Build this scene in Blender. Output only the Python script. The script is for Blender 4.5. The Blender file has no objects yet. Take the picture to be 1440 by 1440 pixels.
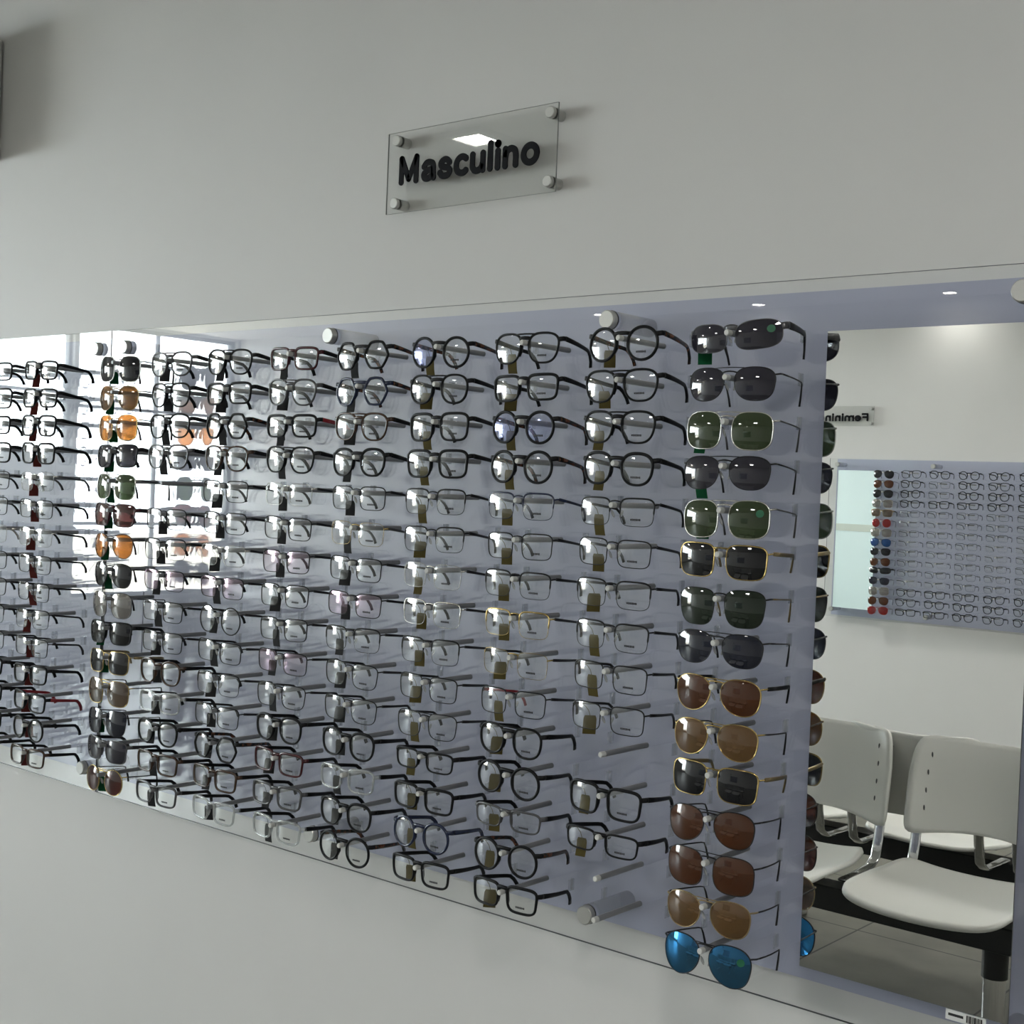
import bpy, bmesh, math, random
from mathutils import Vector, Matrix
random.seed(7)
scene = bpy.context.scene
COL = scene.collection
PI = math.pi
H = 1.30                      # height of the rack centre (row eight) above the floor
PITCH_X, PITCH_Z, ROD = 0.17924, 0.060, 0.1188

# ------------------------------------------------------------------ materials
MATS = {}
def new_mat(name):
    m = bpy.data.materials.new(name); m.use_nodes = True
    nt = m.node_tree; nt.nodes.clear()
    out = nt.nodes.new('ShaderNodeOutputMaterial')
    MATS[name] = m
    return m, nt, out
def pbsdf(name, col, rough=0.5, metal=0.0, noise=0.0, nscale=40.0, spec=0.5, bump=0.0):
    m, nt, out = new_mat(name)
    b = nt.nodes.new('ShaderNodeBsdfPrincipled')
    b.inputs['Base Color'].default_value = (*col, 1); b.inputs['Roughness'].default_value = rough
    b.inputs['Metallic'].default_value = metal; b.inputs['Specular IOR Level'].default_value = spec
    nt.links.new(b.outputs[0], out.inputs[0])
    tc = nt.nodes.new('ShaderNodeTexCoord'); n = nt.nodes.new('ShaderNodeTexNoise')
    n.inputs['Scale'].default_value = nscale; n.inputs['Detail'].default_value = 4
    nt.links.new(tc.outputs['Object'], n.inputs['Vector'])
    if noise > 0:
        r = nt.nodes.new('ShaderNodeValToRGB')
        r.color_ramp.elements[0].position = 0.3; r.color_ramp.elements[1].position = 0.7
        r.color_ramp.elements[0].color = (*[c * (1 - noise) for c in col], 1)
        r.color_ramp.elements[1].color = (*[min(1, c * (1 + noise)) for c in col], 1)
        nt.links.new(n.outputs['Fac'], r.inputs[0]); nt.links.new(r.outputs[0], b.inputs['Base Color'])
    if bump > 0:
        bp = nt.nodes.new('ShaderNodeBump'); bp.inputs['Strength'].default_value = bump
        bp.inputs['Distance'].default_value = 0.002
        nt.links.new(n.outputs['Fac'], bp.inputs['Height']); nt.links.new(bp.outputs[0], b.inputs['Normal'])
    return m
def see_through(name, tint=(1, 1, 1), ior=1.49, gloss=(1, 1, 1), rough=0.0, haze=0.0, hazecol=(.8, .8, .8), boost=1.0):
    """clear or tinted sheet plastic: light goes straight through, the surface mirrors by Fresnel"""
    m, nt, out = new_mat(name)
    t = nt.nodes.new('ShaderNodeBsdfTransparent'); t.inputs[0].default_value = (*tint, 1)
    g = nt.nodes.new('ShaderNodeBsdfGlossy'); g.inputs['Color'].default_value = (*gloss, 1); g.inputs['Roughness'].default_value = rough
    f = nt.nodes.new('ShaderNodeFresnel'); f.inputs['IOR'].default_value = ior
    mix = nt.nodes.new('ShaderNodeMixShader')
    base = t
    if haze > 0:
        d = nt.nodes.new('ShaderNodeBsdfDiffuse'); d.inputs['Color'].default_value = (*hazecol, 1)
        mh = nt.nodes.new('ShaderNodeMixShader'); mh.inputs[0].default_value = haze
        nt.links.new(t.outputs[0], mh.inputs[1]); nt.links.new(d.outputs[0], mh.inputs[2]); base = mh
    # the same mirror strength entering and leaving (a thin slab, no total internal reflection)
    geo = nt.nodes.new('ShaderNodeNewGeometry'); mr = nt.nodes.new('ShaderNodeMapRange')
    mr.inputs['To Min'].default_value = ior; mr.inputs['To Max'].default_value = 1 / ior
    nt.links.new(geo.outputs['Backfacing'], mr.inputs['Value']); nt.links.new(mr.outputs[0], f.inputs['IOR'])
    mul = nt.nodes.new('ShaderNodeMath'); mul.operation = 'MULTIPLY'; mul.inputs[1].default_value = boost; mul.use_clamp = True
    nt.links.new(f.outputs[0], mul.inputs[0]); nt.links.new(mul.outputs[0], mix.inputs[0])
    nt.links.new(base.outputs[0], mix.inputs[1]); nt.links.new(g.outputs[0], mix.inputs[2])
    nt.links.new(mix.outputs[0], out.inputs[0])
    return m
def emit(name, col, s):
    m, nt, out = new_mat(name)
    e = nt.nodes.new('ShaderNodeEmission'); e.inputs[0].default_value = (*col, 1); e.inputs[1].default_value = s
    nt.links.new(e.outputs[0], out.inputs[0]); return m
def tortoise(name):
    m, nt, out = new_mat(name)
    b = nt.nodes.new('ShaderNodeBsdfPrincipled'); b.inputs['Roughness'].default_value = 0.2
    tc = nt.nodes.new('ShaderNodeTexCoord'); n = nt.nodes.new('ShaderNodeTexNoise'); n.inputs['Scale'].default_value = 120
    r = nt.nodes.new('ShaderNodeValToRGB')
    r.color_ramp.elements[0].position = 0.45; r.color_ramp.elements[0].color = (.006, .005, .004, 1)
    r.color_ramp.elements[1].position = 0.62; r.color_ramp.elements[1].color = (.11, .035, .012, 1)
    nt.links.new(tc.outputs['Object'], n.inputs['Vector']); nt.links.new(n.outputs['Fac'], r.inputs[0])
    nt.links.new(r.outputs[0], b.inputs['Base Color']); nt.links.new(b.outputs[0], out.inputs[0]); return m
def tiles(name):
    m, nt, out = new_mat(name)
    b = nt.nodes.new('ShaderNodeBsdfPrincipled'); b.inputs['Roughness'].default_value = 0.36; b.inputs['Specular IOR Level'].default_value = .15
    tc = nt.nodes.new('ShaderNodeTexCoord'); mp = nt.nodes.new('ShaderNodeMapping')
    mp.inputs['Location'].default_value = (0.5, 0.36, 0)
    br = nt.nodes.new('ShaderNodeTexBrick'); br.offset = 0; br.inputs['Scale'].default_value = 1.0
    br.inputs['Brick Width'].default_value = 0.6; br.inputs['Row Height'].default_value = 0.6
    br.inputs['Mortar Size'].default_value = 0.004; br.inputs['Mortar Smooth'].default_value = 0.2
    br.inputs['Color1'].default_value = (.16, .155, .13, 1); br.inputs['Color2'].default_value = (.175, .17, .145, 1)
    br.inputs['Mortar'].default_value = (.03, .03, .028, 1)
    n = nt.nodes.new('ShaderNodeTexNoise'); n.inputs['Scale'].default_value = 5; n.inputs['Detail'].default_value = 8
    r = nt.nodes.new('ShaderNodeValToRGB'); r.color_ramp.elements[0].color = (.55, .55, .55, 1); r.color_ramp.elements[1].color = (1.25, 1.25, 1.25, 1)
    mx = nt.nodes.new('ShaderNodeMixRGB'); mx.blend_type = 'MULTIPLY'; mx.inputs[0].default_value = 1
    nt.links.new(tc.outputs['Object'], mp.inputs[0]); nt.links.new(mp.outputs[0], br.inputs['Vector'])
    nt.links.new(tc.outputs['Object'], n.inputs['Vector']); nt.links.new(n.outputs['Fac'], r.inputs[0])
    nt.links.new(br.outputs['Color'], mx.inputs[1]); nt.links.new(r.outputs[0], mx.inputs[2])
    nt.links.new(mx.outputs[0], b.inputs['Base Color']); nt.links.new(b.outputs[0], out.inputs[0]); return m

pbsdf('wall_paint', (.67, .665, .655), .55, noise=.015, nscale=3, bump=.04)
pbsdf('ceiling_paint', (.72, .72, .70), .8)
pbsdf('lilac', (.405, .425, .56), .45, noise=.03, nscale=2.5)
tiles('floor_tile')
see_through('clear_sheet', (.985, .99, .99), 1.49, haze=.012, hazecol=(.6, .62, .7))
pbsdf('sheet_edge', (.035, .04, .04), .3)
see_through('sign_plate', (.96, .965, .96), 1.49)
see_through('lens_clear', (.985, .99, .985), 1.52, haze=.003, boost=.85)
see_through('lens_blue_coat', (.95, .96, .99), 1.6, gloss=(.55, .6, 1), boost=1.0)
see_through('lens_pink_coat', (.97, .96, .97), 1.56, gloss=(1, .74, .90), boost=1.05)
def sun(name, tint, haze, hcol, gloss=(1, 1, 1), boost=1.0, ior=1.55):
    see_through(name, tint, ior, gloss=gloss, haze=haze, hazecol=hcol, boost=boost)
sun('lens_grey', (.15, .145, .185), .40, (.055, .052, .072))
sun('lens_black', (.06, .06, .07), .40, (.022, .023, .028))
sun('lens_navy', (.075, .08, .125), .40, (.03, .034, .056))
sun('lens_green', (.17, .23, .125), .40, (.075, .105, .05))
sun('lens_dark_green', (.085, .12, .085), .40, (.035, .052, .036))
sun('lens_brown', (.27, .11, .05), .40, (.14, .052, .022))
sun('lens_tan', (.42, .25, .10), .40, (.22, .13, .055))
sun('lens_amber', (.74, .43, .17), .25, (.36, .18, .055))
sun('lens_wine', (.28, .13, .12), .25, (.10, .04, .04))
sun('lens_silver', (.55, .52, .49), .25, (.30, .28, .26), boost=2.0)
sun('lens_beige', (.33, .25, .18), .30, (.17, .12, .085), boost=1.6)
sun('lens_blue_mirror', (.06, .12, .18), .45, (.05, .11, .16), gloss=(.08, .45, 1.0), boost=4.0, ior=1.6)
sun('lens_red', (.5, .05, .05), .35, (.35, .03, .03))
sun('lens_blue', (.05, .16, .4), .35, (.03, .12, .35))
pbsdf('black_acetate', (.005, .005, .006), .42, spec=.2)
pbsdf('black_metal', (.009, .009, .011), .4, spec=.3)
pbsdf('navy_acetate', (.012, .018, .05), .22)
pbsdf('brown_acetate', (.05, .025, .015), .22)
pbsdf('wine_acetate', (.05, .008, .012), .22)
pbsdf('grey_acetate', (.07, .07, .075), .25)
pbsdf('grey_metal', (.10, .10, .105), .3, .7)
pbsdf('silver_metal', (.62, .60, .56), .25, .9)
pbsdf('gold_metal', (.50, .36, .14), .22, .95)
pbsdf('bronze_metal', (.28, .21, .11), .3, .8)
pbsdf('red_paint', (.25, .012, .02), .35)
see_through('clear_acetate', (.80, .82, .82), 1.5, haze=.28, hazecol=(.7, .72, .72), boost=1.6)
tortoise('tortoiseshell')
see_through('pad_silicone', (.85, .86, .85), 1.45, haze=.35)
pbsdf('tag_olive', (.085, .068, .022), .8, noise=.1, nscale=90, spec=.12)
pbsdf('tag_grey', (.035, .036, .038), .8, noise=.1, nscale=90, spec=.12)
pbsdf('tag_green', (.006, .085, .032), .8, noise=.1, nscale=90, spec=.12)
pbsdf('tag_maroon', (.105, .022, .02), .8, noise=.1, nscale=90, spec=.12)
pbsdf('sticker_green', (.01, .13, .06), .5)
pbsdf('print_ink', (.02, .02, .022), .5)
pbsdf('rod_plastic', (.23, .235, .245), .38)
pbsdf('rod_button', (.62, .62, .60), .3)
see_through('rest_plastic', (.90, .91, .92), 1.49, haze=.10)
see_through('standoff_tube', (.84, .85, .88), 1.45, haze=.26, hazecol=(.6, .6, .62))
pbsdf('plate_edge', (.22, .23, .225), .3)
pbsdf('standoff_metal', (.50, .50, .48), .36, .55)
pbsdf('standoff_ring', (.015, .015, .016), .4)
pbsdf('chrome', (.75, .75, .75), .12, 1.0)
pbsdf('letter_black', (.005, .005, .007), .7, spec=.15)
pbsdf('mirror_silver', (.93, .94, .93), 0.0, 1.0)
pbsdf('mirror_edge', (.05, .06, .06), .4)
pbsdf('chair_shell', (.74, .74, .70), .38)
pbsdf('beam_black', (.008, .009, .009), .4)
pbsdf('slot_dark', (.10, .10, .10), .6)
pbsdf('ac_white', (.62, .63, .61), .35)
pbsdf('ac_dark', (.05, .05, .05), .5)
pbsdf('sticker_white', (.72, .73, .72), .5)
pbsdf('window_frame', (.10, .105, .11), .4, .3)
see_through('window_glass', (.93, .97, .97), 1.5)
pbsdf('pavement', (.50, .43, .36), .8, noise=.1, nscale=2)
pbsdf('facade', (.62, .60, .55), .8)
pbsdf('door_aqua', (.62, .74, .74), .35)
pbsdf('door_bar', (.50, .54, .48), .45)
pbsdf('trim_white', (.6, .6, .58), .5)
emit('led_panel', (1, .98, .93), 21.0)
emit('led_spot', (1, .97, .9), 26.0)
M = MATS

# ------------------------------------------------------------------ mesh helpers
def mesh_from(bm, name, smooth=True):
    bmesh.ops.recalc_face_normals(bm, faces=bm.faces)
    me = bpy.data.meshes.new(name); bm.to_mesh(me); bm.free()
    if smooth:
        me.polygons.foreach_set('use_smooth', [True] * len(me.polygons))
    me.materials.append(None)
    return me
def link(name, me, mat, parent=None, loc=(0, 0, 0), rot=(0, 0, 0)):
    o = bpy.data.objects.new(name, me); COL.objects.link(o)
    o.location = loc; o.rotation_euler = rot
    if parent: o.parent = parent
    o.material_slots[0].link = 'OBJECT'
    o.material_slots[0].material = M[mat] if isinstance(mat, str) else mat
    return o
def empty(name, loc=(0, 0, 0), rot=(0, 0, 0)):
    o = bpy.data.objects.new(name, None); COL.objects.link(o); o.location = loc; o.rotation_euler = rot
    o.empty_display_size = .05
    return o
def tag(o, label=None, cat=None, group=None, kind=None):
    if label: o['label'] = label
    if cat: o['category'] = cat
    if group: o['group'] = group
    if kind: o['kind'] = kind
    return o
def box(bm, x0, x1, y0, y1, z0, z1, mat=None):
    vs = [bm.verts.new(((x0, x1)[i & 1], (y0, y1)[i >> 1 & 1], (z0, z1)[i >> 2 & 1])) for i in range(8)]
    fs = []
    for q in ((0, 2, 3, 1), (4, 5, 7, 6), (0, 1, 5, 4), (2, 6, 7, 3), (0, 4, 6, 2), (1, 3, 7, 5)):
        fs.append(bm.faces.new([vs[i] for i in q]))
    return vs, fs
def rbox(x0, x1, y0, y1, z0, z1, bev=.003, seg=2):
    bm = bmesh.new(); box(bm, x0, x1, y0, y1, z0, z1)
    if bev: bmesh.ops.bevel(bm, geom=list(bm.edges), offset=bev, segments=seg, affect='EDGES', profile=.5)
    return bm
def sweep(bm, pts, radii, side, sec=8, closed=False, square=2.0, caps=True):
    """tube along pts; radii = (r across, r along 'side' axis) per point; side = reference axis"""
    n = len(pts); rings = []
    side = Vector(side).normalized()
    for i, p in enumerate(pts):
        p = Vector(p)
        a = Vector(pts[(i - 1) % n]) if closed or i > 0 else p
        b = Vector(pts[(i + 1) % n]) if closed or i < n - 1 else p
        t = (b - a).normalized()
        nrm = t.cross(side)
        if nrm.length < 1e-6: nrm = Vector((1, 0, 0))
        nrm.normalize(); sd = nrm.cross(t).normalized()
        ra, rb = radii[i] if isinstance(radii, list) else radii
        ring = []
        for k in range(sec):
            th = 2 * PI * (k + .5) / sec; c, s = math.cos(th), math.sin(th)
            c = math.copysign(abs(c) ** (2 / square), c); s = math.copysign(abs(s) ** (2 / square), s)
            ring.append(bm.verts.new(p + nrm * (ra * c) + sd * (rb * s)))
        rings.append(ring)
    m = n if closed else n - 1
    for i in range(m):
        A, B = rings[i], rings[(i + 1) % n]
        for k in range(sec):
            bm.faces.new((A[k], A[(k + 1) % sec], B[(k + 1) % sec], B[k]))
    if not closed and caps:
        bm.faces.new(rings[0]); bm.faces.new(list(reversed(rings[-1])))
def cyl(bm, p0, p1, r0, r1=None, sec=16):
    p0, p1 = Vector(p0), Vector(p1); r1 = r0 if r1 is None else r1
    d = (p1 - p0).normalized(); ref = Vector((0, 0, 1)) if abs(d.z) < .9 else Vector((1, 0, 0))
    a = d.cross(ref).normalized(); b = a.cross(d)
    R = [[bm.verts.new(p + (a * math.cos(2 * PI * k / sec) + b * math.sin(2 * PI * k / sec)) * r) for k in range(sec)] for p, r in ((p0, r0), (p1, r1))]
    for k in range(sec):
        bm.faces.new((R[0][k], R[0][(k + 1) % sec], R[1][(k + 1) % sec], R[1][k]))
    for ring, rev in ((R[0], True), (R[1], False)):      # caps on their own vertices keep the rim crisp
        vs = [bm.verts.new(v.co) for v in ring]
        bm.faces.new(list(reversed(vs)) if rev else vs)
def lathe(prof, sec=24, axis='y'):
    """profile of (radius, distance along -y) revolved about the y axis; every segment keeps its own verts"""
    bm = bmesh.new()
    for (r0, h0), (r1, h1) in zip(prof, prof[1:]):
        A = [bm.verts.new((r0 * math.cos(2 * PI * k / sec), -h0, r0 * math.sin(2 * PI * k / sec))) for k in range(sec)]
        B = [bm.verts.new((r1 * math.cos(2 * PI * k / sec), -h1, r1 * math.sin(2 * PI * k / sec))) for k in range(sec)]
        for k in range(sec):
            bm.faces.new((A[k], A[(k + 1) % sec], B[(k + 1) % sec], B[k]))
    bmesh.ops.remove_doubles(bm, verts=[v for v in bm.verts if abs(v.co.x) + abs(v.co.z) < 1e-7], dist=1e-6)
    return bm

# ------------------------------------------------------------------ eyewear shapes (metres)
# a, b half sizes of a lens; e squareness; k wider at top; g half gap between lenses; zc lens centre below rod
S = dict
STYLES = {
 'round':   S(a=.0245, b=.0235, e=2.1, k=.02, g=.0105, zc=-.008, rt=.0024, rb=.0021, d=.0022, wrap=5, kind='acetate'),
 'panto':   S(a=.0250, b=.0225, e=2.5, k=.09, g=.0100, zc=-.008, rt=.0025, rb=.0019, d=.0022, wrap=5, kind='acetate'),
 'square':  S(a=.0265, b=.0215, e=3.8, k=.07, g=.0095, zc=-.008, rt=.0024, rb=.0019, d=.0022, wrap=6, kind='acetate'),
 'rect':    S(a=.0265, b=.0190, e=4.2, k=.07, g=.0095, zc=-.008, rt=.0024, rb=.0019, d=.0022, wrap=6, kind='acetate'),
 'small':   S(a=.0255, b=.0155, e=4.0, k=.07, g=.0100, zc=-.008, rt=.0017, rb=.0013, d=.0018, wrap=6, kind='acetate'),
 'hex':     S(a=.0250, b=.0230, e=0,   k=.0,  g=.0100, zc=-.008, rt=.0024, rb=.0020, d=.0023, wrap=5, kind='acetate'),
 'pilot':   S(a=.0260, b=.0225, e=2.7, k=.13, g=.0085, zc=-.008, rt=.0019, rb=.0016, d=.0019, wrap=6, kind='acetate', bar=.016),
 'half':    S(a=.0270, b=.0200, e=4.2, k=.05, g=.0095, zc=-.009, rt=.0014, rb=.0005, d=.0012, wrap=6, kind='metal'),
 'thin':    S(a=.0270, b=.0195, e=4.4, k=.05, g=.0095, zc=-.009, rt=.0011, rb=.0007, d=.0011, wrap=6, kind='metal'),
 'thinpilot': S(a=.0270, b=.0205, e=3.6, k=.09, g=.0090, zc=-.009, rt=.0009, rb=.0007, d=.0011, wrap=6, kind='metal', bar=.012),
 'rimless': S(a=.0270, b=.0195, e=4.2, k=.05, g=.0095, zc=-.009, rt=.00045, rb=.0004, d=.0006, wrap=6, kind='metal'),
 'wireround': S(a=.0250, b=.0250, e=2.0, k=.0, g=.0100, zc=-.009, rt=.0012, rb=.0012, d=.0013, wrap=5, kind='metal'),
 # sunglasses
 'wrap':    S(a=.0320, b=.0195, e=2.9, k=.0,  g=.0065, zc=-.004, rt=.0007, rb=.0005, d=.0010, wrap=13, kind='sport', R=.085, lift=.12),
 'nav':     S(a=.0285, b=.0225, e=2.6, k=.10, g=.0085, zc=-.009, rt=.0009, rb=.0007, d=.0011, wrap=8, kind='sunmetal', R=.09, bar=.019, sag=.10),
 'sqav':    S(a=.0290, b=.0255, e=3.0, k=.03, g=.0085, zc=-.012, rt=.0008, rb=.0009, d=.0011, wrap=8, kind='sunmetal', R=.09, bar=.020),
 'sunsquare': S(a=.0285, b=.0230, e=3.8, k=.06, g=.0095, zc=-.010, rt=.0012, rb=.0009, d=.0013, wrap=8, kind='sunmetal', R=.09, bar=.012),
 'trap':    S(a=.0280, b=.0255, e=3.2, k=.12, g=.0085, zc=-.012, rt=.0007, rb=.0004, d=.0010, wrap=8, kind='sunmetal', R=.09),
 'aviator': S(a=.0285, b=.0245, e=2.4, k=.10, g=.0085, zc=-.012, rt=.0009, rb=.0008, d=.0011, wrap=8, kind='sunmetal', R=.09, bar=.016, sag=.16),
 'teardrop': S(a=.0300, b=.0280, e=2.3, k=.12, g=.0080, zc=-.015, rt=.0010, rb=.0009, d=.0012, wrap=8, kind='sunmetal', R=.09, bar=.017, sag=.20),
 'sunrect': S(a=.0290, b=.0225, e=4.0, k=.08, g=.0090, zc=-.010, rt=.0016, rb=.0010, d=.0018, wrap=8, kind='acetate', R=.09),
 'sunround': S(a=.0255, b=.0255, e=2.1, k=.0, g=.0100, zc=-.012, rt=.0010, rb=.0009, d=.0012, wrap=7, kind='sunmetal', R=.09, bar=.017),
}
def outline(st, n=44):
    pts = []
    for i in range(720):
        t = 2 * PI * i / 720
        c, s = math.cos(t), math.sin(t)
        if st['e'] == 0:                                     # rounded hexagon
            ph = (t + PI / 6 + PI / 6) % (PI / 3) - PI / 6
            r = min(math.cos(PI / 6) / math.cos(ph), .955) if False else .55 * math.cos(PI / 6) / math.cos(ph) + .45 * .95
            x, z = st['a'] * r * c * 1.03, st['b'] * r * s * 1.08
        else:
            x = st['a'] * math.copysign(abs(c) ** (2 / st['e']), c)
            z = st['b'] * math.copysign(abs(s) ** (2 / st['e']), s)
        x *= 1 + st['k'] * z / st['b']
        if st.get('sag') and z < 0: x += st['sag'] * st['a'] * (z / st['b']) ** 2 * .55
        if st.get('sag') and x < 0 and z < 0: x += st['sag'] * st['a'] * .5 * abs(z / st['b'])
        z += st.get('lift', 0) * x * .5
        pts.append((x, z))
    L = [0]
    for i in range(720):
        p, q = pts[i], pts[(i + 1) % 720]; L.append(L[-1] + math.hypot(q[0] - p[0], q[1] - p[1]))
    out = []; j = 0
    for k in range(n):
        d = L[-1] * k / n
        while L[j + 1] < d: j += 1
        f = (d - L[j]) / max(1e-9, L[j + 1] - L[j]); p, q = pts[j], pts[(j + 1) % 720]
        out.append((p[0] + (q[0] - p[0]) * f, p[1] + (q[1] - p[1]) * f))
    return out
def place(st, side, x, z, off=0.0):
    """lens-plane point (x outward, z up) to eyewear space; the front bows and wraps back"""
    R = st.get('R', .12); y = (x * x + z * z) / (2 * R) + math.tan(math.radians(st['wrap'])) * (x + st['a']) + off
    return Vector((side * (st['g'] + st['a'] + x), y, st['zc'] + z))
CACHE = {}
def lens_mesh(sn, side):
    key = ('lens', sn, side)
    if key in CACHE: return CACHE[key]
    st = STYLES[sn]; o = outline(st); n = len(o); bm = bmesh.new(); rings = 7
    for off, rev in ((0.0, False), (.0015, True)):
        c = bm.verts.new(place(st, side, 0, 0, off)); prev = None
        for r in range(1, rings + 1):
            f = r / rings
            cur = [bm.verts.new(place(st, side, x * f, z * f, off)) for x, z in o]
            for k in range(n):
                k2 = (k + 1) % n
                bm.faces.new((c, cur[k], cur[k2])) if prev is None else bm.faces.new((prev[k], cur[k], cur[k2], prev[k2]))
            prev = cur
    A = [bm.verts.new(place(st, side, x, z, 0)) for x, z in o]; B = [bm.verts.new(place(st, side, x, z, .0015)) for x, z in o]
    for k in range(n): bm.faces.new((A[k], A[(k + 1) % n], B[(k + 1) % n], B[k]))
    bm.normal_update()
    me = mesh_from(bm, 'lens'); CACHE[key] = me; return me
def frame_mesh(sn):
    key = ('frame', sn)
    if key in CACHE: return CACHE[key]
    st = STYLES[sn]; o = outline(st, 52); bm = bmesh.new()
    top = max(z for x, z in o)
    for side in (-1, 1):
        pts = [place(st, side, x, z, .0006) for x, z in o]
        if sn == 'half':
            rad = [(st['rt'], st['d']) if z > -.001 else (st['rb'], .0006) for x, z in o]
        else:
            rad = [(st['rb'] + (st['rt'] - st['rb']) * min(1, max(0, (z / st['b'] + .3))), st['d']) for x, z in o]
        sweep(bm, pts, rad, (0, 1, 0), 8, True, 2.6 if st['kind'] == 'acetate' else 2)
        # end piece out to the hinge
        zt = st['b'] * (.55 if st['kind'] != 'sport' else .5)
        xo = max(x for x, z in o if abs(z - zt) < .004)
        p0 = place(st, side, xo - .0015, zt, .0008); p1 = place(st, side, xo + .004, zt + .0012, .003)
        p2 = Vector((p1.x + side * .0012, p1.y + .005, p1.z)); p2.x = side * hinge_x(sn); p1.x = side * (hinge_x(sn) - .001)
        r = (.0037, .0020) if st['kind'] == 'acetate' else ((.005, .0016) if st['kind'] == 'sport' else (.0012, .0010))
        sweep(bm, [p0, p1, p2], [r, r, r], (0, 1, 0.001), 8, False, 3)
    # bridge
    def inner(z):
        return min(x for x, zz in o if abs(zz - z) < .0035)
    zb = .0068 - st['zc'] if st['zc'] > -.02 else .006
    zb = min(zb, st['b'] * .72)
    pr = place(st, 1, inner(zb), zb, .0004); r = {'acetate': (.0030, .0024), 'metal': (.0011, .0010), 'sport': (.0042, .0014)}.get(st['kind'], (.0011, .0011))
    arch = .0016 if st['kind'] != 'acetate' else .0008
    pts = [Vector((pr.x * q, pr.y - .0012 * (1 - q * q), pr.z + arch * (1 - q * q))) for q in (-1.12, -.6, 0, .6, 1.12)]
    sweep(bm, pts, [r] * 5, (0, 1, 0), 8, False, 2.4)
    if st['kind'] == 'acetate':                               # moulded nose flanks
        for side in (-1, 1):
            q = [place(st, side, inner(z) - .0004, z, .0025) for z in (zb * .8, zb * .2, -st['b'] * .25, -st['b'] * .55)]
            sweep(bm, q, [(.0012, .0025), (.0016, .004), (.0014, .004), (.0008, .002)], (0, 1, 0), 6, False, 2)
    if st.get('bar'):
        zb2 = min(st['bar'] + .006, top * .97) if st['kind'] == 'sunmetal' else top * .93
        try: xi = min(x for x, zz in o if abs(zz - zb2) < .003)
        except ValueError: xi = -st['a'] * .4
        pr = place(st, 1, xi + .004, zb2, 0)
        rr = .0013 if st['kind'] == 'acetate' else .0007
        pts = [Vector((pr.x * q, pr.y - .002 * (1 - q * q), pr.z + .0006 * (1 - q * q))) for q in (-1, -.5, 0, .5, 1)]
        sweep(bm, pts, [(rr, rr)] * 5, (0, 1, 0), 8)
    me = mesh_from(bm, 'frame'); CACHE[key] = me; return me
def hinge_x(sn):
    st = STYLES[sn]; return st['g'] + 2 * st['a'] * (1 + st['k'] * .25) + (.0055 if st['kind'] == 'acetate' else .004)
TEMPLE = {  # (height, thickness) root / mid / tip, straight length, tip forward, tip down
 'acetate': ((.0040, .0017), (.0031, .0015), (.0036, .0015), .077, .019, .024),
 'metal':   ((.0024, .0009), (.0020, .0009), (.0029, .0014), .079, .018, .023),
 'sport':   ((.0055, .0012), (.0042, .0012), (.0022, .0013), .074, .009, .033),
 'sunmetal': ((.0012, .0008), (.0010, .0008), (.0023, .0012), .086, .007, .032),
 'sunwide': ((.0030, .0009), (.0030, .0009), (.0022, .0012), .086, .005, .024),
}
def temple_mesh(sn, side, kind, droop):
    key = ('temple', sn, side, kind, round(droop, 3))
    if key in CACHE: return CACHE[key]
    st = STYLES[sn]; r0, rm, rt, L, tf, td = TEMPLE[kind]
    o = outline(st); zt = st['b'] * (.55 if st['kind'] != 'sport' else .5)
    xo = max(x for x, z in o if abs(z - zt) < .004)
    p1 = place(st, side, xo + .004, zt + .0012, .003)
    y0 = p1.y + .004; z0 = p1.z; hx = hinge_x(sn)
    yend = ROD - .005 - .006                                   # keep clear of the acrylic sheet
    L = min(L, yend - y0 - tf - .002)
    pts, rad = [], []
    for f in (0, .25, .5, .75, .92):
        pts.append(Vector((side * (hx - .010 * f * f), y0 + L * f, z0 - math.tan(droop) * L * f)))
        rad.append(tuple(r0[i] + (rm[i] - r0[i]) * min(1, f / .75) for i in (0, 1)))
    zb = z0 - math.tan(droop) * L
    for f in (0.06, .35, .7, 1.0):
        e = 1 - (1 - f) ** 1.6
        pts.append(Vector((side * (hx - .010 - .006 * f), y0 + L * .97 + tf * (e + .1) / 1.1, zb - td * f ** 1.3)))
        rad.append(tuple(rm[i] + (rt[i] - rm[i]) * min(1, f * 1.3) for i in (0, 1)))
    bm = bmesh.new()
    sweep(bm, pts, rad, (1, 0, 0), 8, False, 2.6)
    me = mesh_from(bm, 'temple'); CACHE[key] = me; return me
def pad_mesh(sn, side):
    key = ('pad', sn, side)
    if key in CACHE: return CACHE[key]
    st = STYLES[sn]; o = outline(st); bm = bmesh.new()
    xi = min(x for x, z in o if abs(z) < .004)
    c = place(st, side, xi, -.003, .0065); c.x -= side * .0018
    bmesh.ops.create_uvsphere(bm, u_segments=8, v_segments=6, radius=1, matrix=Matrix.Translation(c) @ Matrix.Rotation(side * .45, 4, 'Y') @ Matrix.Diagonal((.0016, .003, .0062, 1)))
    w = place(st, side, xi + .0006, .001, .001)
    sweep(bm, [w, w + Vector((-side * .0002, .004, .002)), c + Vector((side * .0012, .001, 0))], [(.0004, .0004)] * 3, (0, 0, 1), 5)
    me = mesh_from(bm, 'nose_pad'); CACHE[key] = me; return me
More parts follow.
